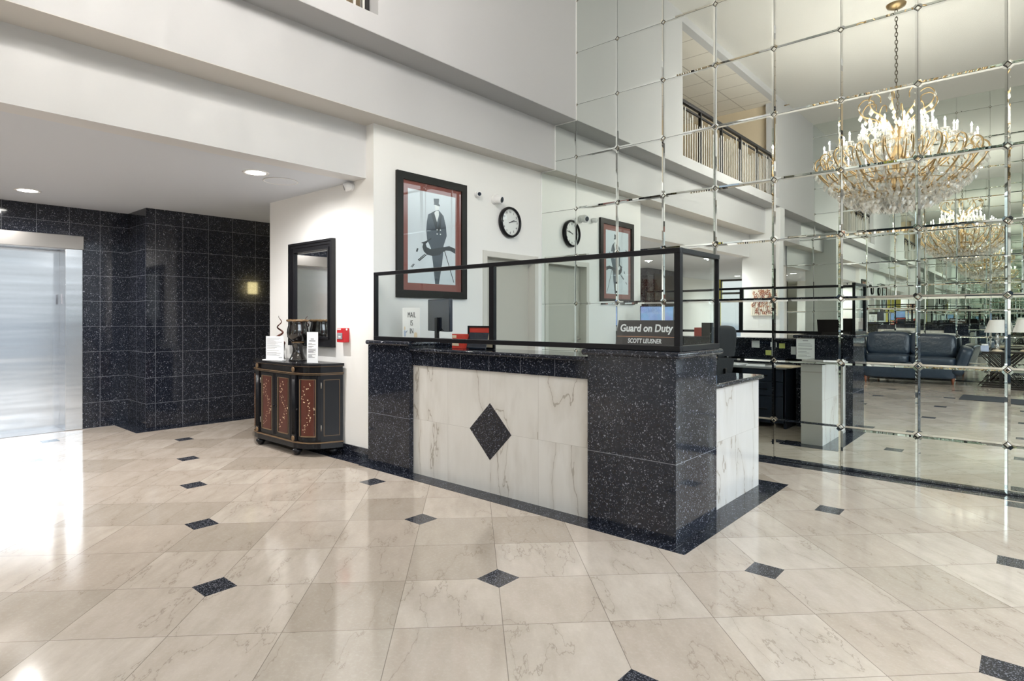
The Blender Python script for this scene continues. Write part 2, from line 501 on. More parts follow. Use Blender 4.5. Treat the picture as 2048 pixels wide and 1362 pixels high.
# lift lobby walls
w = MB()
w.box(-8.71, -8.41, YS, .56, 0, LZ); w.box(-8.71, -8.41, .56, 1.985, 2.10, LZ); w.box(-8.71, -8.41, 1.985, 2.46, 0, LZ)
struct('wall_lift', w, 'g_lift')
w = MB(); w.box(-8.6, -7.78, 2.454, M + .3, 0, LZ)
o = struct('wall_pier', w, ['g_pier', 'g_pierx'])
for f in o.data.polygons:
    if abs(f.normal.y) > .5: f.material_index = 1
o = struct('column_lobby', MB().box(-8.41, -7.5, -4.3, -2.55, 0, LZ), ['g_pier', 'g_pierx'])
for f in o.data.polygons:
    if abs(f.normal.y) > .5: f.material_index = 1
struct('wall_lobby_beige', MB().box(-8.40, -8.34, YS, -4.3, 0, LZ), 'cream')
struct('wall_corridor', MB().box(-7.78, -6.43, M + .1, M + .3, 0, LZ), 'cream')
w = MB(); w.box(-6.6, -4.4, YS - .2, YS, 0, LZ); w.box(-9, -8.25, YS - .2, YS, 0, LZ)
struct('wall_end', w, 'yellow')
struct('wall_hall', MB().box(-4.79, -4.6, YS, FAR - .06, 0, LZ), 'cream')

def window(name, axis, p, a0, a1, z0, z1, nv, hs, fw=.05, th=.06):
    """glazed opening: bronze frame with mullions and one pane"""
    w = MB()
    def bar(u0, u1, q0, q1):
        if axis == 'x': w.box(p - th / 2, p + th / 2, u0, u1, q0, q1)
        else: w.box(u0, u1, p - th / 2, p + th / 2, q0, q1)
    for k in range(nv + 1):
        u = a0 + (a1 - a0) * k / nv; bar(u - fw / 2, u + fw / 2, z0, z1)
    for h in hs: bar(a0, a1, h - fw / 2, h + fw / 2)
    o = w.build(name, 'alu', kind='structure')
    g = MB()
    if axis == 'x': g.box(p - .004, p + .004, a0, a1, z0, z1)
    else: g.box(a0, a1, p - .004, p + .004, z0, z1)
    g.build('window_pane', 'wpane', o)
    return o
# glazed front of the building
window('window_1', 'x', XR, -1.0, 5.1, .05, 4.7, 5, (.075, 2.3, 2.6, 4.67))
w = MB(); w.box(XR - .05, XR + .25, FAR - .2, -1.0, .05, 4.7); w.box(XR - .05, XR + .25, 5.1, M + .2, .05, 4.7); w.box(XR - .05, XR + .25, FAR - .2, M + .2, 0, .05); w.box(XR - .05, XR + .25, FAR - .2, M + .2, 4.7, CZ)
struct('wall_right', w, 'white')
window('window_2', 'y', YS - .05, -8.25, -6.6, 0, LZ, 2, (.03, 2.1, LZ - .03), .07)

# balcony corridor
struct('floor_balcony', MB().box(-6.6, XU - .25, FAR, 4.4, 3.6, BZ - .01), 'carpet')
struct('ceiling_balcony', MB().box(-6.6, XU - .12, FAR, 4.4, BT, BT + .1), 'tiles')
w = MB(); w.box(-6.6, -6.5, FAR, 4.4, BZ - .01, BT); w.box(-6.5, XU - .25, FAR, B0 - .12, BZ - .01, BT); w.box(-6.5, XU - .25, 3.9, 4.4, BZ - .01, BT)
struct('wall_balcony', w, 'hallbeige')

# ------------------------------------------------------------------ mirrored walls
ZR = [0.004, .367, .917, 1.467, 2.016, 2.563, 3.16, 3.76, 4.36, 4.96, 5.56, CZ]
def mirror_wall(name, sgn, y, cols, stepped, tilt):
    bm = bmesh.new(); rnd = random.Random(11 if sgn > 0 else 23)
    G, W, DP, CH = .0014, .016, .0019, .026
    nodes = set()
    def tile(x0, x1, z0, z1, ch):
        if z1 - z0 < .03 or x1 - x0 < .03: return
        def ring(ins, c):
            a0, a1, b0, b1 = x0 + ins, x1 - ins, z0 + ins, z1 - ins
            out = []
            for (X, Z, k) in ((a0, b0, 0), (a1, b0, 1), (a1, b1, 2), (a0, b1, 3)):
                if ch[k]:
                    sx = 1 if X == a0 else -1; sz = 1 if Z == b0 else -1
                    p, q = (X + sx * c, Z), (X, Z + sz * c)
                    out += ([q, p] if k in (0, 2) else [p, q])
                else: out += [(X, Z)]
            return out
        tx = max(-1.6, min(1.6, rnd.gauss(0, 1))) * tilt; tz = max(-1.6, min(1.6, rnd.gauss(0, 1))) * tilt; cx, cz = (x0 + x1) / 2, (z0 + z1) / 2
        def V(P, d): return bm.verts.new((P[0], y - sgn * (d + .0035 + (P[0] - cx) * tx + (P[1] - cz) * tz), P[1]))
        o = [V(P, 0) for P in ring(G, CH)]; i = [V(P, DP) for P in ring(G + W, CH - W * .6)]
        n = len(o)
        bm.faces.new(i)
        for k in range(n): bm.faces.new((o[k], o[(k + 1) % n], i[(k + 1) % n], i[k]))
    for c0, c1 in zip(cols, cols[1:]):
        for z0, z1 in zip(ZR, ZR[1:]):
            ch = [c0 > XU - .01 and z0 > .1, z0 > .1 and c1 < cols[-1], z1 < CZ and c1 < cols[-1], c0 > XU - .01 and z1 < CZ]
            if ch[1]: nodes.add((c1, z0))
            if ch[0]: nodes.add((c0, z0))
            tile(c0, c1, z0, z1, ch)
    if stepped:
        for z0, z1 in ((.004, .367), (.367, .917), (.917, 1.467), (1.467, 2.016), (2.016, 2.563)):
            tile(XC + .004, XU, z0, z1, [False, z0 > .1, z1 < 3, False])
        bm.faces.new([bm.verts.new((a, y - .0035, b)) for a, b in ((XC + .006, 2.565), (XU - .002, 2.565), (XU - .002, 3.158), (XB + .006, 3.158), (XB + .006, 3.058), (XC + .006, 3.058))])
        tile(XB + .004, XU, 3.16, 3.586, [False, True, False, False])
    for f in bm.faces: f.material_index = 0
    # backing board and clips at the crossings
    mb = MB(); mb.bm.free(); mb.bm = bm
    y0, y1 = sorted((y + sgn * .002, y + sgn * .25))
    if stepped:
        mb.box(XU, cols[-1], y0, y1, 0, CZ, 1); mb.box(XB, XU, y0, y1, 3.064, 3.588, 1); mb.box(XC, XU, y0, y1, 0, 3.064, 1)
    else: mb.box(cols[0], cols[-1], y0, y1, 0, CZ, 1)
    for (x, z) in nodes:
        r = .0215; b = [bm.verts.new((x + dx * r, y - sgn * .003, z + dz * r)) for dx, dz in ((-1, 0), (0, -1), (1, 0), (0, 1))]
        t = [bm.verts.new((x + dx * r * .62, y - sgn * .0075, z + dz * r * .62)) for dx, dz in ((-1, 0), (0, -1), (1, 0), (0, 1))]
        for k in range(4): bm.faces.new((b[k], b[(k + 1) % 4], t[(k + 1) % 4], t[k])).material_index = 2
        bm.faces.new(t).material_index = 0
    return struct(name, mb, ['mirror', 'back', 'clip'])
w = MB()
for x, z0, z1 in ((XC, 0, 3.06), (XB, 3.06, 3.585), (XU, 3.585, CZ)): w.box(x + .0005, x + .0075, M - .009, M + .001, z0, z1)
for x0, x1, z in ((XC, XB, 3.0535), (XB, XU, 3.5785)): w.box(x0, x1 + .0075, M - .009, M + .001, z, z + .0075)
struct('trim_9', w, 'whitep')
cols = [XU + .5493 * k for k in range(13)]; cols[-1] = XR - .05
mirror_wall('wall_back', 1, M, cols, True, .0011)
mirror_wall('wall_front', -1, FAR, [-4.6] + cols, False, .0012)

# ------------------------------------------------------------------ floor borders
def strip(name, x0, x1, y0, y1, mat): struct(name, MB().box(x0, x1, y0, y1, -.02, .0016), mat)
strip('trim_1', XC, -1.45, 3.10, 3.25, 'g_border')
strip('trim_2', -1.7, -1.45, 3.2502, 4.94, 'g_bordery')
strip('trim_3', -2.0, -1.7002, 4.70, 4.94, 'g_border')
strip('trim_4', -6.43, XC - .0002, YE - .15, YE, 'g_border')
strip('trim_5', -7.78, -7.64, 2.31, M, 'g_bordery')
strip('trim_6', -8.41, -7.7802, 2.31, 2.454, 'g_border')
strip('trim_7', XC, XR, M - .15, M, 'g_border')
strip('trim_8', -4.6, XR, FAR, FAR + .15, 'g_border')

# ------------------------------------------------------------------ lift
lift = struct('door_2', MB().box(-8.70, -8.672, .55, 1.83, .004, 2.1), 'steel')
MB().box(-8.55, -8.375, .50, 1.992, 2.096, 2.252, bev=.003).build('door_header', 'steelw', lift)
MB().box(-8.668, -8.40, 1.82, 1.986, .004, 2.096, bev=.002).build('door_jamb', 'steel', lift)
MB().box(-8.668, -8.40, .56, .70, .004, 2.096, bev=.002).build('door_jamb', 'steel', lift)
MB().box(-8.56, -8.545, 1.812, 1.8205, 1.46, 1.58).build('door_indicator', 'inkgrey', lift)
MB().box(-8.70, -8.41, .70, 1.82, -.01, .004).build('door_threshold', 'greylam', lift)

# ------------------------------------------------------------------ recessed lights, speaker
LIGHTS = [(-7.62, 1.34, 'lit round recessed ceiling light nearest the lift door'), (-5.17, 2.495, 'lit round recessed ceiling light beside the flush speaker cover'),
          (-6.52, -.76, 'recessed light mirrored above the guard sign, upper of the two'), (-5.32, -1.07, 'recessed light mirrored in the side pane of the glass screen'),
          (-7.85, -3.2, 'recessed light mirrored above the guard sign, lower of the two'), (-7.1, -7.5, 'recessed light mirrored beside the column with the floral canvas')]
proto = None
for x, y, lb in LIGHTS:
    if proto is None:
        proto = thing('ceiling_light', lb, 'ceiling light', (x, y, LZ), 0, 'recessed lights in the low ceiling')
        MB().lathe([(.082, -.0005), (.082, -.004), (.108, -.006), (.112, -.0005)], seg=32, cap=False).build('trim_ring', 'whitep', proto)
        MB().lathe([(.0, -.0035), (.081, -.0035)], seg=32, cap=False).build('lens', 'lamp', proto)
    else: dup(proto, (x, y, LZ), label=lb)
sp = thing('ceiling_speaker', 'flush round white speaker cover in the low ceiling', 'speaker', (-5.31, 2.80, LZ))
MB().lathe([(.150, -.0005), (.155, -.005), (.146, -.008), (.143, -.004)], seg=40, cap=False).build('rim', 'whitep', sp)
MB().lathe([(0, -.004), (.143, -.004)], seg=40, cap=False).build('grille', 'low', sp)

# ------------------------------------------------------------------ reception desk
PY0, PY1 = 3.206, 3.786
RX0, RX1 = -2.157, -1.552
LX0, LX1 = XC, -3.935
desk = thing('reception_desk', 'black granite and cream marble reception counter with a diamond on its front', 'reception desk')
MB().box(LX0 + .001, LX1, PY0, PY1, 0, 1.065).build('pier', 'g_deskx', desk)
MB().box(RX0, RX1, PY0, PY1, 0, 1.065).build('pier', 'g_deskx', desk)
MB().box(LX1, RX0, 3.25, 3.36, 0, .906).build('front_panel', 'marb_x', desk)
c = (-3.053, 3.2485, .456); r = .212
MB().poly([(c[0] - r, c[1], c[2]), (c[0], c[1], c[2] - r), (c[0] + r, c[1], c[2]), (c[0], c[1], c[2] + r)], (0, .0015, 0)).build('diamond_inlay', 'g_plain', desk)
MB().box(LX1, RX0, 3.238, 3.36, .906, 1.02).build('frieze', 'g_frieze', desk)
MB().box(LX1, RX0, 3.36, 3.50, 0, 1.02).build('back_panel', 'g_plain', desk)
MB().box(LX1, RX0, 3.205, 3.60, 1.02, 1.052, bev=.012).build('counter_top', 'g_ledge', desk)
MB().box(LX0 + .001, LX1 + .03, PY0 - .038, PY1 + .03, 1.065, 1.105, bev=.017, seg=4).build('ledge', 'g_ledge', desk)
MB().box(RX0 - .03, RX1 + .038, PY0 - .038, PY1 + .03, 1.065, 1.105, bev=.017, seg=4).build('ledge', 'g_ledge', desk)
MB().box(-1.828, -1.625, PY1, 4.781, 0, .826).build('return_panel', 'marb_y', desk)
MB().box(-1.86, -1.59, PY1 + .002, 4.82, .826, .86, bev=.015, seg=4).build('return_top', 'g_ledge', desk)

# glass screen standing on the desk
gs = thing('glass_screen', 'black framed clear glass screen standing on the reception counter', 'glass screen', (0, 0, 1.105))
GZ0, GZ1 = .0, .60
GX0, GX1, GY0, GY1 = -4.44, -1.53, 3.212, 3.785
B = .036
MB().box(GX0, GX1, GY0, GY0 + B, GZ0, .033, bev=.003).build('bottom_rail', 'black', gs)
MB().box(GX1 - B, GX1, GY0 + B, GY1, GZ0, .033, bev=.003).build('bottom_rail', 'black', gs)
MB().box(GX0, GX1, GY0, GY0 + B, GZ1 - .03, GZ1, bev=.003).build('top_rail', 'black', gs)
MB().box(GX1 - B, GX1, GY0 + B, GY1, GZ1 - .03, GZ1, bev=.003).build('top_rail', 'black', gs)
for x0, x1, y0, y1 in ((GX0, GX0 + .03, GY0 + .003, GY0 + B - .003), (-3.030, -2.984, GY0 + .002, GY0 + B - .002), (GX1 - B, GX1, GY0, GY0 + B), (GX1 - B + .004, GX1 - .004, GY1 - .014, GY1)):
    MB().box(x0, x1, y0, y1, .033, GZ1 - .03).build('post', 'black', gs)
MB().box(GX0 + .03, -3.030, GY0 + .015, GY0 + .021, .033, GZ1 - .03).build('pane', 'pane', gs)
MB().box(-2.984, GX1 - B, GY0 + .015, GY0 + .021, .033, GZ1 - .03).build('pane', 'pane', gs)
MB().box(GX1 - B / 2 - .003, GX1 - B / 2 + .003, GY0 + B, GY1 - .014, .033, GZ1 - .03).build('pane', 'pane', gs)

# name sign
sg = thing('desk_sign', 'black guard on duty name sign leaning behind the glass', 'sign', (-1.826, 3.33, 1.105))
tl = R(14); Y_ = Vector((0, sin(tl), cos(tl))); Z_ = Vector((0, -cos(tl), sin(tl)))
def sp_(x, h, o=0): return Vector((x, 0, 0)) + Y_ * h + Z_ * o
w = MB(); w.obox(sp_(0, .103), (.203, 0, 0), Y_ * .083, Z_ * .003); w.build('plate', 'signblk', sg)
w = MB()
for h in (.080, .025): w.obox(sp_(0, h, .0038), (.198, 0, 0), Y_ * .0018, Z_ * .001)
w.build('accent_line', 'copper', sg)
w = MB(); w.box(-.15, .15, .002, .05, 0, .024); w.build('foot', 'signblk', sg)
text('Guard on Duty', .066, 'paper', sg, face_mat(sp_(-.002, .133, .0036), (1, 0, 0), Y_), .0018, fit=.362)
text('SCOTT LEUSNER', .040, 'paper', sg, face_mat(sp_(.0, .052, .0036), (1, 0, 0), Y_), .0008, fit=.232)

# mail sign
ms = thing('mail_sign', 'white mail is in notice standing at the left end of the glass screen', 'sign', (-4.10, 3.36, 1.105))
w = MB(); w.box(-.117, .117, 0, .006, 0, .285); w.box(-.117, .117, .006, .09, 0, .004); mw = w
for tx, h in (('MAIL', .220), ('IS', .150), ('IN', .080)):
    text(tx, .068, 'ink', ms, face_mat((.008, -.0008, h), (1, 0, 0), (0, 0, 1)), -.0004, .74)
w = mw
w.cushion((-.083, -.001, .06), (.014, .001, .030), .9, 1, 12, 8); w.cushion((-.085, -.001, .105), (.009, .001, .016), .9, 2, 12, 8); w.tube([(-.07, -.001, .07), (-.05, -.001, .085)], .003, 6, 1)
w.cushion((.062, -.001, .045), (.021, .001, .027), .8, 2, 12, 8); w.build('card', ['paper', 'tissue', 'cardy'], ms)

# monitor
mo = thing('monitor', 'flat screen security monitor on the left pier behind the glass', 'monitor', (-4.05, 3.655, 1.105), R(-17.5))
MB().box(-.235, .235, -.02, .012, .075, .365, bev=.006).build('casing', 'navy screen', mo)
MB().box(-.225, .225, .0115, .0135, .088, .355).build('screen', 'screen', mo)
w = MB(); w.box(-.028, .028, -.045, -.02, .008, .20, bev=.004); w.box(-.10, .10, -.09, .09, 0, .010, bev=.004); w.build('stand', 'black', mo)
w = MB(); w.tube([(.06, -.025, .10), (.08, -.06, .05), (.09, -.05, .012)], .004); w.build('cable', 'black', mo)

# framed notice, red card box and tablet on the counter
fn = thing('framed_notice', 'small black framed red and cream notice on the counter beside the glass post', 'notice', (-3.345, 3.46, 1.0525), R(6))
w = MB()
w.box(-.135, .135, -.01, .01, 0, .014); w.box(-.135, .135, -.01, .01, .171, .185); w.box(-.135, -.120, -.01, .01, .014, .171); w.box(.120, .135, -.01, .01, .014, .171)
w.box(-.12, .12, .002, .008, .014, .171); w.build('frame', 'black', fn)
w = MB(); w.box(-.12, .12, -.004, .002, .014, .125, 0); w.box(-.12, .12, -.004, .002, .125, .171, 1); w.build('sheet', ['cardy', 'redsign'], fn)
rb = thing('leaflet_box', 'small red and white leaflet box on the counter left of the framed notice', 'box', (-3.525, 3.40, 1.0525), R(-8))
MB().box(-.075, .075, -.03, .03, 0, .118, bev=.002).build('box_body', 'redsign', rb)
w = MB()
w.box(-.07, -.012, -.0312, -.03, .085, .108); w.box(-.07, .05, -.0312, -.03, .066, .072); w.box(-.07, .02, -.0312, -.03, .022, .054)
w.build('printed_band', 'cardy', rb)
tb = thing('tablet', 'dark glossy tablet leaning in front of the framed notice', 'tablet', (-3.325, 3.375, 1.0535))
w = MB(); w.obox((0, .02, .066), (.105, 0, 0), (0, .018, .064), (0, .0034, -.001)); w.build('casing', 'navy screen', tb)
MB().box(-.03, .03, .03, .055, 0, .008).build('foot', 'black', tb)

# guard's work area
wd = thing('work_desk', 'low navy work desk with drawers inside the reception counter', 'desk', (-2.85, 3.82, 0))
MB().box(-1.06, .68, -.31, .28, .70, .725, bev=.004).build('worktop', 'greylam', wd)
for x in (-.62, .15):
    b = MB().box(x, x + .5, -.28, .24, .06, .699).build('drawer_unit', 'navy', wd)
    for k, (z0, z1) in enumerate(((.08, .37), (.385, .54), (.555, .69))):
        d = MB().box(x + .015, x + .485, .24, .256, z0, z1, bev=.003).build('drawer', 'navy', wd)
        MB().box(x + .19, x + .31, .256, .27, (z0 + z1) / 2 - .006, (z0 + z1) / 2 + .006).build('drawer_handle', 'black', wd)
w = MB(); w.box(-1.05, -1.02, -.28, .24, 0, .699); w.box(.63, .66, -.28, .24, 0, .699); w.box(-1.02, .63, -.28, -.26, 0, .699); w.build('side_panel', 'navy', wd)

def lines(w, x0, x1, h0, h1, n, put, m=0, rnd=random.Random(5)):
    for k in range(n):
        h = h1 - (h1 - h0) * k / max(1, n - 1)
        if rnd.random() < .12: continue
        put(w, x0, x0 + (x1 - x0) * rnd.uniform(.45, 1), h, m)
# papers on the worktop
for k, (x, y, rz, mt, lb) in enumerate(((-2.30, 3.86, .2, 'paper', 'loose white sheet on the work desk nearest the granite pier'), (-2.58, 3.92, -.3, 'paper', 'white sheet in the middle of the work desk'),
                                 (-2.85, 3.90, .1, 'paper', 'white sheet at the chair side of the work desk'), (-2.18, 4.02, .1, 'cardy', 'buff envelope on the front edge of the work desk'))):
    o = MB().box(-.105, .105, -.148, .148, 0, .002 + .004 * k).build('paper_sheet' if mt == 'paper' else 'envelope', mt)
    tag(o, lb, 'paper', 'papers on the work desk'); o.location = (x, y, .725); o.rotation_euler = (0, 0, rz)
# notes stuck to the granite inside the counter
for x, z, s, mt, lb in ((-2.50, .965, .035, 'paper', 'small white note stuck inside the counter'), (-2.40, .955, .035, 'sticky', 'yellow green sticky note high inside the counter'), (-2.56, .86, .035, 'sticky', 'yellow green sticky note low inside the counter'), (-2.72, .965, .05, 'paper', 'white card stuck inside the counter nearest the chair'), (-2.24, .90, .055, 'paper', 'square white sheet stuck inside the counter near the pier')):
    tag(MB().box(x - s, x + s, 3.5001, 3.502, z - s * .9, z + s * .9).build('note', mt), lb, 'note', 'notes inside the counter')
pn = thing('notice_sheet', 'white printed notice sheet taped to the back of the granite pier', 'notice', (-2.05, 3.787, .80))
MB().box(-.10, .10, 0, .002, 0, .262).build('sheet', 'paper', pn)
w = MB(); lines(w, -.08, .08, .05, .20, 12, lambda w, a, b, h, m: w.box(a, b, .002, .0025, h - .002, h + .002)); w.box(-.03, .03, .002, .0025, .232, .240); w.build('print_lines', 'inkgrey', pn)

# office chair
ch = thing('office_chair', 'black high backed office chair behind the reception counter', 'chair', (-2.85, 4.90, 0), R(-82))
MB().cushion((0, 0, .49), (.25, .25, .06), .4).build('seat', 'fabric', ch)
MB().cushion((0, .25, .90), (.23, .06, .32), .45, rot=Matrix.Rotation(R(-8), 3, 'X')).build('backrest', 'fabric', ch)
w = MB(); w.tube([(0, .02, .12), (0, .02, .45)], .028); w.tube([(0, .2, .46), (0, .31, .55), (0, .30, .75)], .02); w.build('column', 'black', ch)
for sx in (-1, 1):
    w = MB(); w.tube([(sx * .22, .05, .47), (sx * .29, .05, .50), (sx * .29, .05, .68)], .016); w.box(sx * .29 - .035, sx * .29 + .035, -.12, .16, .68, .71, bev=.012); w.build('armrest', 'black', ch)
for k in range(5):
    a = 2 * pi * k / 5 + .3
    b = MB().tube([(0, .02, .13), (.16 * cos(a), .02 + .16 * sin(a), .10), (.30 * cos(a), .02 + .30 * sin(a), .07)], [.028, .022, .018]).build('leg', 'black', ch)
    MB().cushion((.30 * cos(a), .02 + .30 * sin(a), .03), (.03, .02, .03), .8, 0, 12, 8).build('caster', 'black', b)

# ------------------------------------------------------------------ console cabinet
cb = thing('console_cabinet', 'black lacquered bow sided console cabinet with red painted panels against the wall', 'cabinet', (-5.64, YE - .014, 0))
def arc(p, q, bulge, n):
    p, q = Vector(p), Vector(q); d = q - p; nrm = Vector((d.y, -d.x)).normalized()
    return [tuple(p + d * (k / n) + nrm * bulge * 4 * (k / n) * (1 - k / n)) for k in range(n + 1)]
sideR = [(.36, -.325)] + arc((.395, -.315), (.595, -.195), .030, 10) + [(.675, -.008)]
plan = [(x, y) for x, y in sideR]
full = [(-x, y) for x, y in reversed(plan)] + plan
full = [full[0]] + full[1:]
def off(pts, d):
    """offset an open plan outline outwards (towards -y / outside)"""
    out = []
    for i, p in enumerate(pts):
        a = Vector(pts[max(i - 1, 0)]); b = Vector(pts[min(i + 1, len(pts) - 1)]); t = (b - a).normalized()
        out.append((p[0] + t.y * d, p[1] - t.x * d))
    out[0] = (out[0][0], pts[0][1]); out[-1] = (out[-1][0], pts[-1][1])
    return out
def slab(z0, z1, d, m=0, w=None): w = w or MB(); w.prism(off(full, d), z0, z1, m); return w
w = slab(.11, .86, 0); slab(.075, .125, .012, 0, w); w.build('carcass', 'lacq', cb)
w = slab(.125, .135, .016); slab(.765, .772, .012, 0, w); slab(.778, .784, .020, 0, w); w.build('gold_moulding', 'gold', cb)
slab(.772, .778, .017).build('cornice', 'lacq', cb)
w = slab(.848, .872, .026, 0); slab(.843, .849, .020, 1, w); w.build('top', ['lacq', 'gold'], cb)
def along(pts, z0, z1, d0, d1, a, b, m=0, w=None, nrm=None):
    """panel that follows the outline between arc-length fractions a..b"""
    L = [0]
    for p, q in zip(pts, pts[1:]): L.append(L[-1] + (Vector(q) - Vector(p)).length)
    def at(t):
        t *= L[-1]
        for i in range(len(L) - 1):
            if t <= L[i + 1] + 1e-9:
                k = (t - L[i]) / max(1e-9, L[i + 1] - L[i]); return Vector(pts[i]).lerp(Vector(pts[i + 1]), k)
        return Vector(pts[-1])
    n = 10; c = [at(a + (b - a) * k / n) for k in range(n + 1)]
    o, i = off([tuple(x) for x in c], d1), off([tuple(x) for x in c], d0)
    o[0] = tuple(Vector(o[0])); w = w or MB()
    w.prism(o + i[::-1], z0, z1, m); return w
def cab_door(pts, flip, panel=True):
    d = along(pts, .155, .752, .0005, .010, 0, 1).build('door', 'lacq', cb)
    w = along(pts, .19, .725, .0104, .0155, .17, .2); along(pts, .186, .196, .0104, .0155, .17, .82, 0, w)
    along(pts, .72, .725, .0104, .0140, .17, .82, 0, w); along(pts, .19, .725, .0104, .0135, .8, .815, 0, w); w.build('panel_bead', 'gold', d)
    w = along(pts, .195, .72, .0102, .013, .2, .8); rnd = random.Random(3 + int(flip) + int(pts[0][0] * 100))
    z = .25
    p0, p1 = Vector(pts[0]), Vector(pts[-1])
    for k in range(46):
        z = .24 + .44 * (k / 46) + rnd.uniform(-.01, .01); t = .5 + .17 * sin(z * 19) + rnd.uniform(-.12, .12); t = min(.74, max(.26, t))
        # leaf follows the panel surface
        along(pts, z, z + rnd.uniform(.004, .012), .0128, .0136, t, t + rnd.uniform(.02, .06), 1, w)
    w.build('door_panel', ['red wood', 'flowers'], d)
    q = off(pts, .012); kx = Vector(q[-1]).lerp(Vector(q[-2] if len(q) > 2 else q[0]), .15 if len(q) > 2 else .08) if not flip else Vector(q[0]).lerp(Vector(q[1]), .15 if len(q) > 2 else .08)
    MB().cushion((kx.x, kx.y - .010, .44), (.011, .012, .011), 1, 0, 12, 8).build('knob', 'lacq', d)
    hx = Vector(q[0] if not flip else q[-1])
    for zz in (.24, .64): MB().tube([(hx.x, hx.y, zz), (hx.x, hx.y, zz + .055)], .005, 8).build('hinge', 'steelw', d)
cab_door([(-.318, -.325), (-.004, -.325)], False)
cab_door([(.004, -.325), (.318, -.325)], True)
bow = arc((.395, -.315), (.595, -.195), .030, 10)
cab_door(bow, True)
cab_door([(-x, y) for x, y in reversed(bow)], False)
for sx in (-1, 1):
    x = sx * .358
    w = MB(); w.box(x - .034, x + .034, -.339, -.32, .14, .765)
    for k in range(5): w.tube([(x - .022 + k * .011, -.340, .20), (x - .022 + k * .011, -.340, .72)], .0035, 6)
    w.build('pilaster', 'lacq', cb)
    for zz in (.815, .165):
        w = MB(); w.lathe([(.0, -.006), (.022, -.004), (.026, .006), (.014, .012), (.010, .006), (.004, .014)], seg=12)
        for v in w.bm.verts: v.co = Vector((x + v.co.x, -.340 - v.co.z * .8, zz + v.co.y))
        w.build('rosette', 'gold', cb)
    p = [(.595, -.195), (.675, -.008)]
    if sx < 0: p = [(-a, b) for a, b in reversed(p)]
    w = MB()
    for a, b, z0, z1 in ((.14, .86, .19, .194), (.14, .86, .715, .719), (.14, .16, .19, .719), (.84, .86, .19, .719)): along(p, z0, z1, .0002, .002, a, b, 0, w)
    w.build('side_panel_line', 'gold', cb)
for x, y in ((-.36, -.30), (.36, -.30), (-.60, -.06), (.60, -.06)):
    MB().lathe([(.012, 0), (.026, .006), (.034, .022), (.044, .036), (.047, .048), (.040, .060), (.026, .066), (.034, .076)], (x, y, 0), 20).build('foot', 'lacq', cb)

ZT = .872
# vase
vs = thing('vase', 'glossy black urn vase on the console cabinet', 'vase', (-5.585, YE - .138, ZT))
MB().lathe([(.0, 0), (.105, 0), (.112, .008), (.100, .022), (.078, .06), (.062, .11), (.060, .15), (.070, .19), (.074, .205)], seg=36).build('foot', 'ceramic', vs)
MB().lathe([(.074, .205), (.080, .212), (.072, .220)], seg=36, cap=False).build('collar', 'vrim', vs)
w = MB(); w.lathe([(.066, .218), (.095, .235), (.123, .275), (.130, .325), (.124, .37), (.113, .41), (.110, .45), (.116, .462), (.10, .455), (.10, .42), (.115, .33), (.06, .24), (.0, .235)], seg=36, cap=False); w.build('bowl', 'ceramic', vs)
w = MB(); w.lathe([(.110, .448), (.132, .452), (.138, .462), (.128, .474), (.108, .472), (.100, .456)], seg=36, cap=False)
for v in w.bm.verts: v.co.z += .004 * sin(9 * math.atan2(v.co.y, v.co.x))
w.build('rim', 'vrim', vs)
for q in vs.children:
    q.data.transform(Matrix.Diagonal((.80, .80, .87, 1)))
# glass spiral
ss = thing('glass_spiral', 'dark red twisted glass ornament behind the paper notice on the cabinet', 'ornament', (-5.895, YE - .165, ZT))
pts = []; rs = []
for k in range(70):
    t = k / 69; a = t * 2 * pi * 2.6 + .6; rr = .042 * (1 - t * .75); pts.append((rr * cos(a), rr * sin(a), .16 + t * .29)); rs.append(.013 * (1 - t) + .002)
w = MB(); w.tube(pts, rs, 10); w.build('spiral', 'glassdeco', ss)
MB().lathe([(0, 0), (.04, 0), (.05, .02), (.042, .08), (.05, .13), (.045, .17), (.0, .18)], seg=24, cap=False).build('base', 'ceramic', ss)
# paper notices
n1 = thing('paper_notice', 'wide white printed notice in a clear stand at the left end of the cabinet', 'notice', (-5.752, YE - .292, ZT), R(20))
w = MB(); w.box(-.112, .112, -.002, .002, .012, .245); w.build('sheet', 'paper', n1)
w = MB(); w.box(-.135, .118, -.03, .03, 0, .012, bev=.003); w.build('stand_base', 'whitep', n1)
w = MB(); lines(w, -.098, .095, .055, .225, 19, lambda w, a, b, h, m: w.box(a, b, -.0026, -.002, h - .0016, h + .0016)); w.box(.05, .095, -.0026, -.002, .03, .036); w.build('print_lines', 'inkgrey', n1)
n2 = thing('paper_notice', 'tall narrow white printed notice in front of the urn vase', 'notice', (-5.16, YE - .225, ZT), R(24))
w = MB(); w.box(-.06, .06, -.002, .002, .004, .295); w.build('sheet', 'paper', n2)
MB().box(-.062, .062, -.02, .03, 0, .004).build('stand_base', 'pane', n2)
w = MB(); lines(w, -.045, .045, .055, .195, 17, lambda w, a, b, h, m: w.box(a, b, -.0026, -.002, h - .0018, h + .0018)); w.box(-.018, .018, -.0026, -.002, .226, .232); w.box(-.035, .035, -.0026, -.002, .208, .214); w.build('print_lines', 'ink', n2)

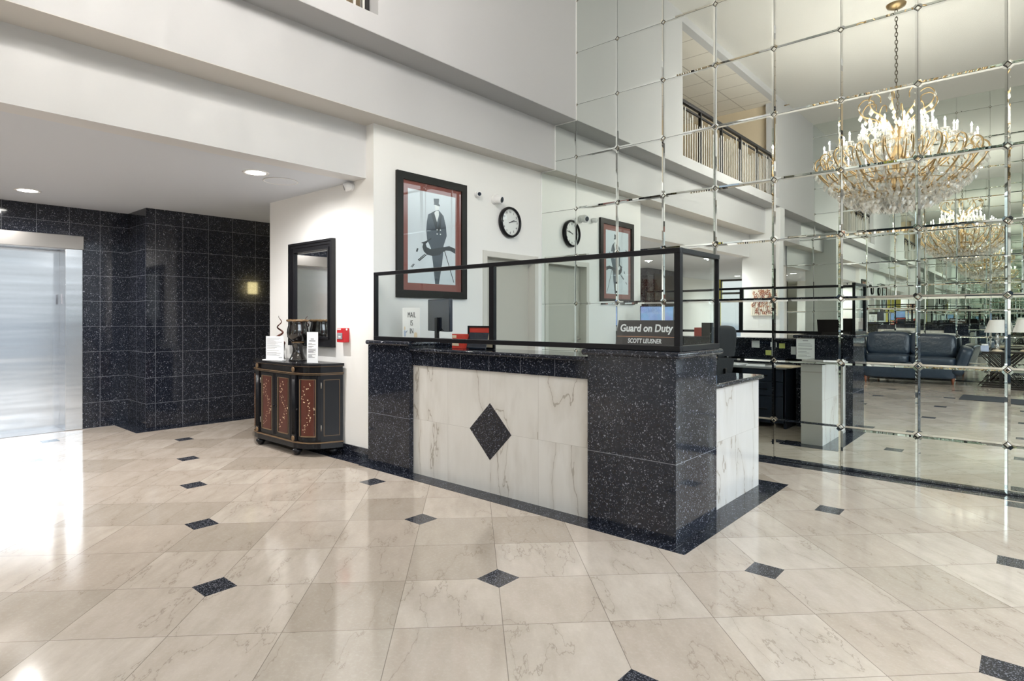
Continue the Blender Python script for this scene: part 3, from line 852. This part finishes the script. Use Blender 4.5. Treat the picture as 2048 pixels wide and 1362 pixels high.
# wall mirror above the console
wm = thing('wall_mirror', 'tall rectangular mirror in a stepped black frame above the console cabinet', 'mirror', (-5.535, YE, 1.545))
def frame(w, W, H, b, d0, d1, m=0):
    """rectangular frame in the x-z plane, facing -y"""
    w.box(-W, W, -d1, -d0, H - b, H, m); w.box(-W, W, -d1, -d0, -H, -H + b, m); w.box(-W, -W + b, -d1, -d0, -H + b, H - b, m); w.box(W - b, W, -d1, -d0, -H + b, H - b, m)
w = MB(); frame(w, .415, .53, .022, 0, .045); frame(w, .395, .51, .03, 0, .035); frame(w, .367, .482, .03, 0, .026); frame(w, .339, .454, .02, 0, .034)
w.build('frame', 'lacq', wm)
w = MB(); X, Z, b = .32, .435, .022
o_ = [w.bm.verts.new(p) for p in ((-X, -.010, -Z), (X, -.010, -Z), (X, -.010, Z), (-X, -.010, Z))]
i_ = [w.bm.verts.new(p) for p in ((-X + b, -.0125, -Z + b), (X - b, -.0125, -Z + b), (X - b, -.0125, Z - b), (-X + b, -.0125, Z - b))]
w.bm.faces.new(i_)
for k in range(4): w.bm.faces.new((o_[k], o_[(k + 1) % 4], i_[(k + 1) % 4], i_[k]))
w.build('glass', 'mirror2', wm)

# fire alarm
fa = thing('fire_alarm', 'small red fire alarm pull station on the wall beside the console', 'fire alarm', (-4.945, YE, 1.07))
MB().box(-.055, .055, -.065, 0, 0, .135, bev=.004).build('housing', 'red', fa)
w = MB(); w.box(-.04, .04, -.072, -.065, .03, .09, bev=.003); w.build('pull_handle', 'inkgrey', fa)
w = MB(); w.box(-.052, .012, -.0665, -.065, .119, .130); w.build('label', 'whitep', fa)
MB().box(-.015, .02, -.0735, -.072, .047, .058).build('instruction_plate', 'whitep', fa)
w = MB(); w.lathe([(0, 0), (.010, 0)], seg=16, cap=False)
for v in w.bm.verts: v.co = Vector((.0555, -.03 + v.co.x, .122 + v.co.y))
w.build('badge', 'whitep', fa)

# ------------------------------------------------------------------ framed picture on clock wall (faces +x)
fp = thing('framed_picture', 'large black framed print of a top hatted figure and a dog on the clock wall', 'picture', (XC, 3.965, 2.09))
w = MB(); W, H, b = .455, .595, .072
w.box(0, .03, -W, W, H - b, H); w.box(0, .03, -W, W, -H, -H + b); w.box(0, .03, -W, -W + b, -H + b, H - b); w.box(0, .03, W - b, W, -H + b, H - b)
w.box(0, .006, -W + b, W - b, -H + b, H - b); w.build('frame', 'dkframe', fp)
MB().box(.006, .012, -.383, .383, -.523, .523).build('mount', 'matred', fp)
ART = {'print': [(-.318, .447), (.302, .447), (.302, -.453), (-.318, -.453)],
 'hat': [(.007, .394), (.08, .403), (.073, .351), (.09, .341), (.087, .327), (.007, .334), (.014, .346)],
 'face': [(.022, .336), (.08, .328), (.077, .295), (.051, .278), (.029, .283)],
 'coat': [(-.065, .227), (.022, .274), (.073, .289), (.139, .237), (.17, .14), (.182, .041), (.139, -.063), (.132, -.153), (.117, -.253), (.076, -.452), (.026, -.452), (0, -.261), (-.015, -.175), (-.029, -.1), (-.079, -.018), (-.089, .067), (-.082, .154)],
 'lapel': [(-.03, .245), (.022, .274), (.05, .165), (.06, .10), (.085, .22), (.10, .265), (.12, .25), (.10, .12), (.07, .06), (.03, .10)],
 'shirt': [(.014, .253), (.036, .276), (.073, .283), (.077, .24), (.051, .165)],
 'dog': [(-.156, -.06), (-.093, -.036), (-.029, 0), (-.019, -.008), (-.067, -.041), (-.096, -.065), (-.082, -.096), (-.036, -.11), (.11, -.082), (.215, -.059), (.300, -.078), (.300, -.131), (.23, -.106), (.17, -.107), (.125, -.131), (.08, -.162), (-.007, -.177), (-.079, -.169), (-.121, -.14), (-.138, -.099), (-.128, -.064)],
 'la': [(-.197, -.227), (-.107, -.161), (-.100, -.165), (-.188, -.234)], 'lb': [(-.185, -.234), (-.094, -.168), (-.079, -.169), (-.177, -.241)], 'lc': [(-.285, -.301), (-.252, -.268), (-.247, -.270), (-.278, -.303)], 'ld': [(-.272, -.304), (-.243, -.270), (-.234, -.272), (-.265, -.306)],
 'cane': [(.144, -.107), (.154, -.106), (.284, -.425), (.276, -.428)], 'tg': [(-.221, -.149), (-.207, -.116), (-.188, -.117), (-.2, -.152)]}
for a, b in ((.045, .096), (.089, .097), (.045, .054), (.089, .055)): ART['bt%g%g' % (a, b)] = [(a, b), (a + .013, b), (a + .013, b - .013), (a, b - .013)]
w = MB()
for lv, (k, pl) in enumerate(ART.items()):
    mi = 0 if k == 'print' else 2 if k == 'coat' else 3 if k in ('face', 'shirt') or k.startswith('bt') else 1
    x = .0122 + lv * .00012
    w.poly([(x, y, z) for y, z in pl], (.0002, 0, 0), mi)
w.build('print', ['print', 'figdark', 'figblue', 'paper'], fp)
MB().box(.018, .0195, -.384, .384, -.524, .524).build('glazing', 'wpane', fp)

# clock
ck = thing('wall_clock', 'round white wall clock with a black rim beside the picture', 'clock', (XC, 5.105, 2.383))
def onwall(w):
    for v in w.bm.verts: v.co = Vector((v.co.z, v.co.x, v.co.y))
    return w
onwall(MB().lathe([(.150, 0), (.172, .004), (.176, .03), (.168, .052), (.155, .056), (.148, .046), (.148, .03)], seg=48, cap=False)).build('rim', 'black', ck)
onwall(MB().lathe([(0, .028), (.150, .028)], seg=48, cap=False)).build('dial', 'clockw', ck)
for h in range(1, 13):
    a = pi / 2 - h * pi / 6
    text(str(h), .034, 'ink', ck, face_mat((.0292, .118 * cos(a), .118 * sin(a)), (0, 1, 0), (0, 0, 1)), .0004, name='numeral')
w = MB()
for k in range(60):
    a = k * pi / 30; w.obox((.0288, .141 * cos(a), .141 * sin(a)), (.0004, 0, 0), Vector((0, cos(a), sin(a))) * .004, Vector((0, -sin(a), cos(a))) * .0008)
w.build('minute_track', 'ink', ck)
for nm, a, L, t in (('hour_hand', pi / 2 - 2 * pi * 2.22 / 12, .075, .0045), ('minute_hand', pi / 2 - 2 * pi * 13 / 60, .115, .003)):
    w = MB(); d = Vector((0, cos(a), sin(a))); w.obox(Vector((.031 + (.001 if nm[0] == 'm' else 0), 0, 0)) + d * (L / 2 - .012), (.0005, 0, 0), d * (L / 2 + .012), Vector((0, -sin(a), cos(a))) * t); w.build(nm, 'ink', ck)
onwall(MB().lathe([(0, .050), (.08, .049), (.150, .045)], seg=48, cap=False)).build('cover_glass', 'wpane', ck)

# security cameras
def camera(loc, n, aim, s, label):
    t = thing('security_camera', label, 'camera', loc, 0, 'white security cameras')
    n = Vector(n); q = n.to_track_quat('Z', 'Y').to_matrix().to_4x4()
    w = MB(); w.lathe([(.030 * s, 0), (.032 * s, .006 * s), (.026 * s, .016 * s)], seg=24); w.bm.transform(q); w.build('mount_base', 'whitep', t)
    a = Vector(aim).normalized(); q2 = a.to_track_quat('Z', 'Y').to_matrix().to_4x4(); q2.translation = n * .034 * s
    w = MB(); w.lathe([(.012 * s, -.032 * s), (.026 * s, -.02 * s), (.032 * s, .0), (.030 * s, .03 * s), (.024 * s, .036 * s)], seg=24); w.bm.transform(q2); w.build('camera_body', 'whitep', t)
    w = MB(); w.lathe([(0, .0365 * s), (.020 * s, .0365 * s)], seg=24, cap=False); w.bm.transform(q2); w.build('lens', 'navy screen', t)
camera((XC, 4.585, 2.620), (1, 0, 0), (1, -.55, -.15), 1.0, 'small white security camera right of the framed picture')
camera((XC, 4.865, 2.605), (1, 0, 0), (1, .22, -.22), 1.6, 'larger white security camera above the clock')
camera((-4.84, YE, 2.530), (0, -1, 0), (-.5, -1, -.45), 1.25, 'white security camera under the low ceiling above the fire alarm')

# sprinklers on the upper wall
for y, lb in ((-1.98, 'brass sidewall sprinkler high on the upper wall near the column'),):
    t = thing('sprinkler', lb, 'sprinkler', (XU, y, 5.79))
    w = MB(); w.tube([(0, 0, 0), (.05, 0, 0)], .011); w.build('pipe', 'bronze', t)
    w = MB(); w.tube([(.05, -.012, 0), (.07, -.018, 0), (.09, -.006, 0)], .004, 6); w.tube([(.05, .012, 0), (.07, .018, 0), (.09, .006, 0)], .004, 6); w.build('yoke', 'bronze', t)
    w = MB(); w.box(.09, .093, -.02, .02, -.006, .014); w.build('deflector', 'bronze', t)

# wall light in the side corridor
sc = thing('wall_sconce', 'lit square wall light in the corridor behind the console wall', 'wall light', (-6.43, 4.33, 1.76))
MB().box(-.03, 0, -.06, .06, -.10, .10).build('back_plate', 'steelw', sc)
MB().box(-.07, -.03, -.07, .07, -.09, .09, bev=.01).build('shade', 'sconce', sc)

# balcony railing
bl = thing('balcony_railing', 'dark topped balcony railing with pale vertical pickets, seen in the mirror', 'railing', (XU - .13, 0, BZ))
MB().box(-.03, .03, B0 + .005, B1 - .005, .885, .935, bev=.006).build('handrail', 'rail', bl)
MB().box(-.012, .012, B0 + .005, B1 - .005, .80, .83).build('lower_rail', 'rail', bl)
rnd = random.Random(2)
n = 5
for k in range(n + 1):
    y = B0 + .03 + (B1 - B0 - .06) * k / n; MB().box(-.022, .022, y - .022, y + .022, 0, .885).build('post', 'rail', bl)
n = 50
for k in range(n):
    y = B0 + .06 + (B1 - B0 - .12) * k / (n - 1); top = rnd.choice((.80, .80, .74, .68, .62)); b0 = rnd.choice((.0, .0, .02, .06, .1))
    MB().box(.013, .020, y - .011, y + .011, b0 if top >= .8 else 0, top + .03).build('picket', 'picket', bl)

# ------------------------------------------------------------------ chandelier
cd = thing('chandelier', 'huge gilt crystal chandelier with lit candle bulbs hanging from the ceiling', 'chandelier', (-1.54, 1.07, CZ))
MB().lathe([(0, -.07), (.05, -.065), (.12, -.03), (.13, 0)], seg=28, cap=False).build('canopy', 'bronze', cd)
w = MB()
z = -.07; k = 0
while z > -1.78:
    a = (pi / 2) * (k % 2); pts = []
    for j in range(13):
        t = 2 * pi * j / 12; pts.append((.017 * cos(t) * cos(a), .017 * cos(t) * sin(a), z - .034 + .036 * sin(t)))
    w.tube(pts, .0055, 6, cap=False); z -= .056; k += 1
w.build('chain', 'chain', cd)
MB().lathe([(.0, -1.77), (.03, -1.79), (.05, -1.9), (.025, -2.0), (.06, -2.12), (.09, -2.22), (.05, -2.32), (.04, -2.5), (.09, -2.6), (.10, -2.68), (.05, -2.74), (.0, -2.82)], seg=20, cap=False).build('stem', 'bronze', cd)
def bez(P, n=16):
    """catmull-rom through (r,z) points"""
    out = []
    Q = [P[0]] + P + [P[-1]]
    for i in range(1, len(Q) - 2):
        p0, p1, p2, p3 = (Vector(q) for q in Q[i - 1:i + 3])
        for j in range(n // 2):
            t = j / (n // 2); out.append(.5 * (2 * p1 + (p2 - p0) * t + (2 * p0 - 5 * p1 + 4 * p2 - p3) * t * t + (3 * p1 - p0 - 3 * p2 + p3) * t ** 3))
    out.append(Vector(P[-1])); return out
CR = MB()
def crystal(p, s):
    p = Vector(p); bm = CR.bm
    top = bm.verts.new(p); bot = bm.verts.new(p - Vector((0, 0, s)))
    a0 = random.random() * 3; ring = [bm.verts.new(p + Vector((cos(a0 + k * pi / 2.5) * s * .26, sin(a0 + k * pi / 2.5) * s * .26, -s * .62))) for k in range(5)]
    for k in range(5):
        bm.faces.new((top, ring[k], ring[(k + 1) % 5])); bm.faces.new((bot, ring[(k + 1) % 5], ring[k]))
cand = [None]
def tier(n, P, a0, rc, zc, cz, r=.013, hang=(), curl=True):
    c = bez(P); me = None
    for k in range(n):
        a = a0 + 2 * pi * k / n
        if me is None:
            w = MB(); w.tube([(q.x, 0, q.y) for q in c], [r * (1 - .45 * j / len(c)) for j in range(len(c))], 7)
            arm = w.build('arm', 'bronze', cd); me = arm
            sub = []
            if rc:
                sub.append(MB().lathe([(.0, 0), (.02, .0), (.055, .016), (.058, .022), (.02, .014), (.016, .03)], (rc, 0, zc), 12, cap=False).build('drip_cup', 'crystal', arm))
                sub.append(MB().lathe([(.013, .02), (.013, .02 + cz)], (rc, 0, zc), 8).build('candle', 'shade', arm))
                sub.append(MB().lathe([(.004, 0), (.010, .010), (.011, .020), (.006, .038), (.001, .052)], (rc, 0, zc + .02 + cz), 10, cap=False).build('bulb', 'bulb', arm))
            arm.rotation_euler = (0, 0, a)
        else:
            arm = me.copy(); COL.objects.link(arm); arm.rotation_euler = (0, 0, a)
            for s in sub:
                s2 = s.copy(); COL.objects.link(s2); s2.parent = arm
        for (rr, zz, s) in hang: crystal((rr * cos(a) + random.uniform(-.02, .02), rr * sin(a) + random.uniform(-.02, .02), zz), s * random.uniform(.85, 1.15))
        if rc:
            for j in range(6): crystal((rc * cos(a) + .055 * cos(j), rc * sin(a) + .055 * sin(j), zc + .01), .055)
# heights are measured down from the ceiling
tier(20, [(.05, -2.72), (.40, -2.80), (.80, -2.62), (1.04, -2.36), (1.06, -2.22), (.98, -2.16), (.93, -2.22), (.96, -2.27)], 0, .94, -2.15, .10, .016, ((.5, -2.79, .12), (.65, -2.74, .12), (.8, -2.62, .13), (.95, -2.50, .13), (1.05, -2.34, .14), (1.06, -2.22, .10), (.72, -2.70, .12)))
tier(20, [(.05, -2.66), (.30, -2.74), (.62, -2.66), (.84, -2.45), (.92, -2.25), (.86, -2.16), (.79, -2.22)], .157, 0, 0, 0, .012, ((.35, -2.76, .14), (.55, -2.70, .12), (.75, -2.55, .12), (.88, -2.36, .12)))
tier(16, [(.05, -2.45), (.30, -2.52), (.56, -2.38), (.72, -2.18), (.70, -2.06), (.63, -2.08)], .1, .69, -2.02, .10, .013, ((.3, -2.5, .1), (.5, -2.43, .1), (.66, -2.25, .1), (.72, -2.12, .1)))
tier(12, [(.05, -2.20), (.22, -2.30), (.40, -2.16), (.48, -1.98), (.44, -1.90)], .2, .45, -1.86, .10, .012, ((.25, -2.28, .1), (.42, -2.12, .1), (.48, -1.98, .1)))
tier(10, [(.04, -1.95), (.10, -1.80), (.26, -1.66), (.44, -1.58), (.50, -1.44), (.42, -1.34), (.31, -1.37), (.30, -1.46)], .3, 0, 0, 0, .013, ((.2, -1.7, .1), (.35, -1.6, .11), (.46, -1.54, .12), (.5, -1.42, .1), (.28, -1.66, .1), (.15, -1.78, .12)))
for r_, z_, n_, s_ in ((.52, -2.80, 44, .16), (.42, -2.82, 36, .18), (.30, -2.84, 26, .18), (.18, -2.86, 16, .17), (.07, -2.86, 7, .17), (.64, -2.76, 50, .14), (.76, -2.68, 54, .13), (.16, -1.86, 12, .14), (.26, -2.02, 18, .12), (.88, -2.58, 56, .12), (.30, -1.74, 14, .13)):
    for k in range(n_):
        a = 2 * pi * k / n_; crystal((r_ * cos(a), r_ * sin(a), z_ + random.uniform(-.01, .01)), s_)
# gilt hoops that carry the fringe
w = MB()
for r_, z_ in ((.52, -2.795), (.30, -2.83), (.76, -2.67), (.88, -2.57), (.26, -2.01)):
    w.tube([(r_ * cos(2 * pi * k / 40), r_ * sin(2 * pi * k / 40), z_) for k in range(41)], .007, 6, cap=False)
w.build('hoop', 'bronze', cd)
CR.build('crystal_fringe', 'crystal', cd, kind='stuff')

# ------------------------------------------------------------------ sitting corner by the opposite mirrored wall
sf = thing('sofa', 'dark blue leather two seat sofa in front of the opposite mirrored wall', 'sofa', (-1.97, -3.30, 0), R(180))
sf.rotation_euler = (0, 0, R(-6))
MB().cushion((0, 0, .25), (.80, .40, .14), .18).build('base', 'leather', sf)
for sx in (-1, 1):
    MB().cushion((sx * .385, .04, .44), (.385, .40, .085), .28).build('seat_cushion', 'leather', sf)
    MB().cushion((sx * .39, -.27, .72), (.40, .14, .25), .36, rot=Matrix.Rotation(R(12), 3, 'X')).build('back_cushion', 'leather', sf)
    MB().cushion((sx * .87, 0, .46), (.105, .43, .30), .34, rot=Matrix.Rotation(R(sx * 17), 3, 'Y')).build('armrest', 'leather', sf)
    for sy in (-1, 1):
        MB().lathe([(.014, 0), (.020, .05), (.032, .15)], (sx * .74, sy * .34, 0), 12).build('leg', 'wood', sf)
lt = thing('console_table', 'dark console table with crossed slat ends beside the sofa', 'table', (-.17, -3.28, 0))
MB().box(-.62, .62, -.28, .28, .635, .67, bev=.004).build('table_top', 'dwood', lt)
for x0, x1 in ((-.60, -.02), (.02, .60)):
    xm = (x0 + x1) / 2
    for y in (-.24, .24):
        w = MB()
        for dx in (-.07, 0, .07):
            for s in (-1, 1):
                a = Vector((xm + s * (x1 - x0) * .46 + dx, y, .03)); b = Vector((xm - s * (x1 - x0) * .46 + dx, y, .625)); d = b - a
                w.obox((a + b) / 2, d / 2, (0, .014, 0), Vector((-d.z, 0, d.x)).normalized() * .008)
        w.box(xm - .02, xm + .02, y - .018, y + .018, 0, .636); w.build('crossed_slats', 'dwood', lt)
for y in (-.24, .24):
    w = MB(); w.box(-.60, .60, y - .02, y + .02, 0, .028); w.box(-.60, .60, y - .02, y + .02, .05, .07); w.build('foot_rail', 'dwood', lt)
def lamp(x, lb):
    t = thing('table_lamp', lb, 'lamp', (x, -3.24, .67), 0, 'crystal lamps on the console table')
    MB().lathe([(0, 0), (.085, 0), (.085, .02), (.06, .035), (0, .035)], seg=20, cap=False).build('base', 'cardy', t)
    MB().lathe([(.02, .035), (.035, .06), (.045, .10), (.02, .15), (.03, .19), (.05, .24), (.022, .29), (.03, .32), (.012, .35), (.012, .40)], seg=14, cap=False).build('column', 'crystal', t)
    MB().lathe([(.20, .36), (.12, .60)], seg=28, cap=False).build('lamp_shade', 'shade', t)
    MB().lathe([(.006, .36), (.006, .63), (.014, .645), (.004, .665)], seg=10, cap=False).build('finial', 'crystal', t)
lamp(-.56, 'white shaded crystal table lamp on the sofa end of the console table')
lamp(-.16, 'white shaded crystal table lamp further from the sofa')
tx = thing('gift_box', 'small blue and white wrapped gift box on the console table beside the lamp', 'box', (-.74, -3.12, .67))
MB().box(-.06, .06, -.05, .05, 0, .11, bev=.003).build('box_body', 'tissue', tx)
w = MB()
for a in range(5): w.cushion((.03 * cos(a * 1.3), .03 * sin(a * 1.3), .125), (.026, .012, .018), .9, 0, 10, 6)
w.build('bow', 'whitep', tx)
tag(MB().box(-.92, 1.3, -1.30, -.55, .0005, .010).build('floor_mat', 'mat'), 'charcoal floor mat on the marble in front of the sofa corner', 'mat')

# floral canvas on the column (faces +y)
fc = thing('floral_canvas', 'square canvas of rust red flowers on the grey column', 'picture', (-4.29, CY1, 1.62))
w = MB().box(-.26, .26, 0, .035, -.26, .26, 3); rnd = random.Random(9)
for k in range(170):
    x, z = rnd.uniform(-.23, .23), rnd.uniform(-.23, .23); m = rnd.choice((0, 0, 0, 1)); s = rnd.uniform(.012, .032)
    if z > .02 or rnd.random() < .45:
        a0 = rnd.random() * 6
        for j in range(4):
            a = a0 + j * pi / 2; w.poly([(x, .0352 + k * 1e-5, z), (x + s * cos(a - .4), .0352 + k * 1e-5, z + s * sin(a - .4)), (x + 1.3 * s * cos(a), .0352 + k * 1e-5, z + 1.3 * s * sin(a)), (x + s * cos(a + .4), .0352 + k * 1e-5, z + s * sin(a + .4))], (0, .0004, 0), m)
for k in range(12):
    x = -.22 + k * .04; w.tube([(x, .0355, -.24), (x + rnd.uniform(-.03, .03), .0355, -.05), (x + rnd.uniform(-.05, .05), .0355, .12)], .003, 5, 2)
w.build('canvas', ['leafr', 'leafo', 'ink', 'canvas'], fc)
# dark damask hanging on the lobby pier
tag(MB().box(-7.4995, -7.475, -3.9, -2.9, 1.55, 2.45).build('wall_panel', 'floral'), 'dark damask wall panel hanging on the granite lobby pier, seen in the mirror', 'wall hanging')

# ------------------------------------------------------------------ daylight
wd_ = bpy.data.worlds.new('World'); SC.world = wd_; wd_.use_nodes = True
nt = wd_.node_tree; bg = nt.nodes['Background']
tc = nt.nodes.new('ShaderNodeTexCoord'); x, y, z = sep(nt, tc.outputs['Generated'])
nz = noise(nt, tc.outputs['Generated'], 7, 4)
h = (z + nz * .02 - .01) * 2 + .5
# paving, a band of parked cars and shrubs, pale facades, then open sky
col = ramp(nt, h, (0, (.5, .48, .45)), (.29, (.47, .465, .455)), (.32, (.22, .26, .32)), (.475, (.26, .30, .36)), (.49, (.48, .50, .52)), (.66, (.54, .55, .56)), (.672, (.34, .37, .40)), (.685, (.58, .63, .68)), (.80, (.74, .82, .90)), (.90, (4.2, 4.5, 4.9)))
for e in nt.nodes:
    if e.type == 'VALTORGB': e.color_ramp.interpolation = 'LINEAR'
nt.links.new(col, bg.inputs[0]); bg.inputs[1].default_value = .85
# sky portal in the glazed front
def portal(loc, rot, sx, sy):
    l = bpy.data.lights.new('window_portal', 'AREA'); l.shape = 'RECTANGLE'; l.size = sx; l.size_y = sy; l.cycles.is_portal = True
    o = bpy.data.objects.new('window_portal', l); COL.objects.link(o); o.location = loc; o.rotation_euler = rot
portal((XR + .08, 2.05, 2.37), (0, R(90), 0), 4.7, 6.1)
portal((-7.42, YS - .12, LZ / 2), (R(90), 0, 0), 1.65, LZ)
# the recessed lamps throw light downwards
for x, y, lb in LIGHTS:
    l = bpy.data.lights.new('downlight', 'SPOT'); l.energy = 74; l.spot_size = R(172); l.spot_blend = 1.0; l.shadow_soft_size = .02; l.color = (1, .98, .96)
    o = bpy.data.objects.new('downlight', l); COL.objects.link(o); o.location = (x, y, LZ - .024)

# ------------------------------------------------------------------ camera
cam = bpy.data.cameras.new('Camera'); co = bpy.data.objects.new('Camera', cam); COL.objects.link(co)
cam.sensor_width = 36; cam.lens = 1200 * 36 / 2048; cam.shift_y = -(681 - 636) / 2048; cam.clip_start = .05
co.location = (0, 0, 1.3); co.rotation_euler = (R(90), 0, math.atan2(1200, 1375))
SC.camera = co
vs_ = SC.view_settings; SC.display_settings.display_device = 'sRGB'
vs_.view_transform = 'Standard'; vs_.look = 'None'; vs_.exposure = 1.06; vs_.gamma = 1; vs_.use_curve_mapping = False
cy = SC.cycles
cy.max_bounces = 14; cy.glossy_bounces = 12; cy.diffuse_bounces = 5; cy.transparent_max_bounces = 16; cy.transmission_bounces = 6
cy.sample_clamp_indirect = 6; cy.use_denoising = True; cy.adaptive_threshold = .015
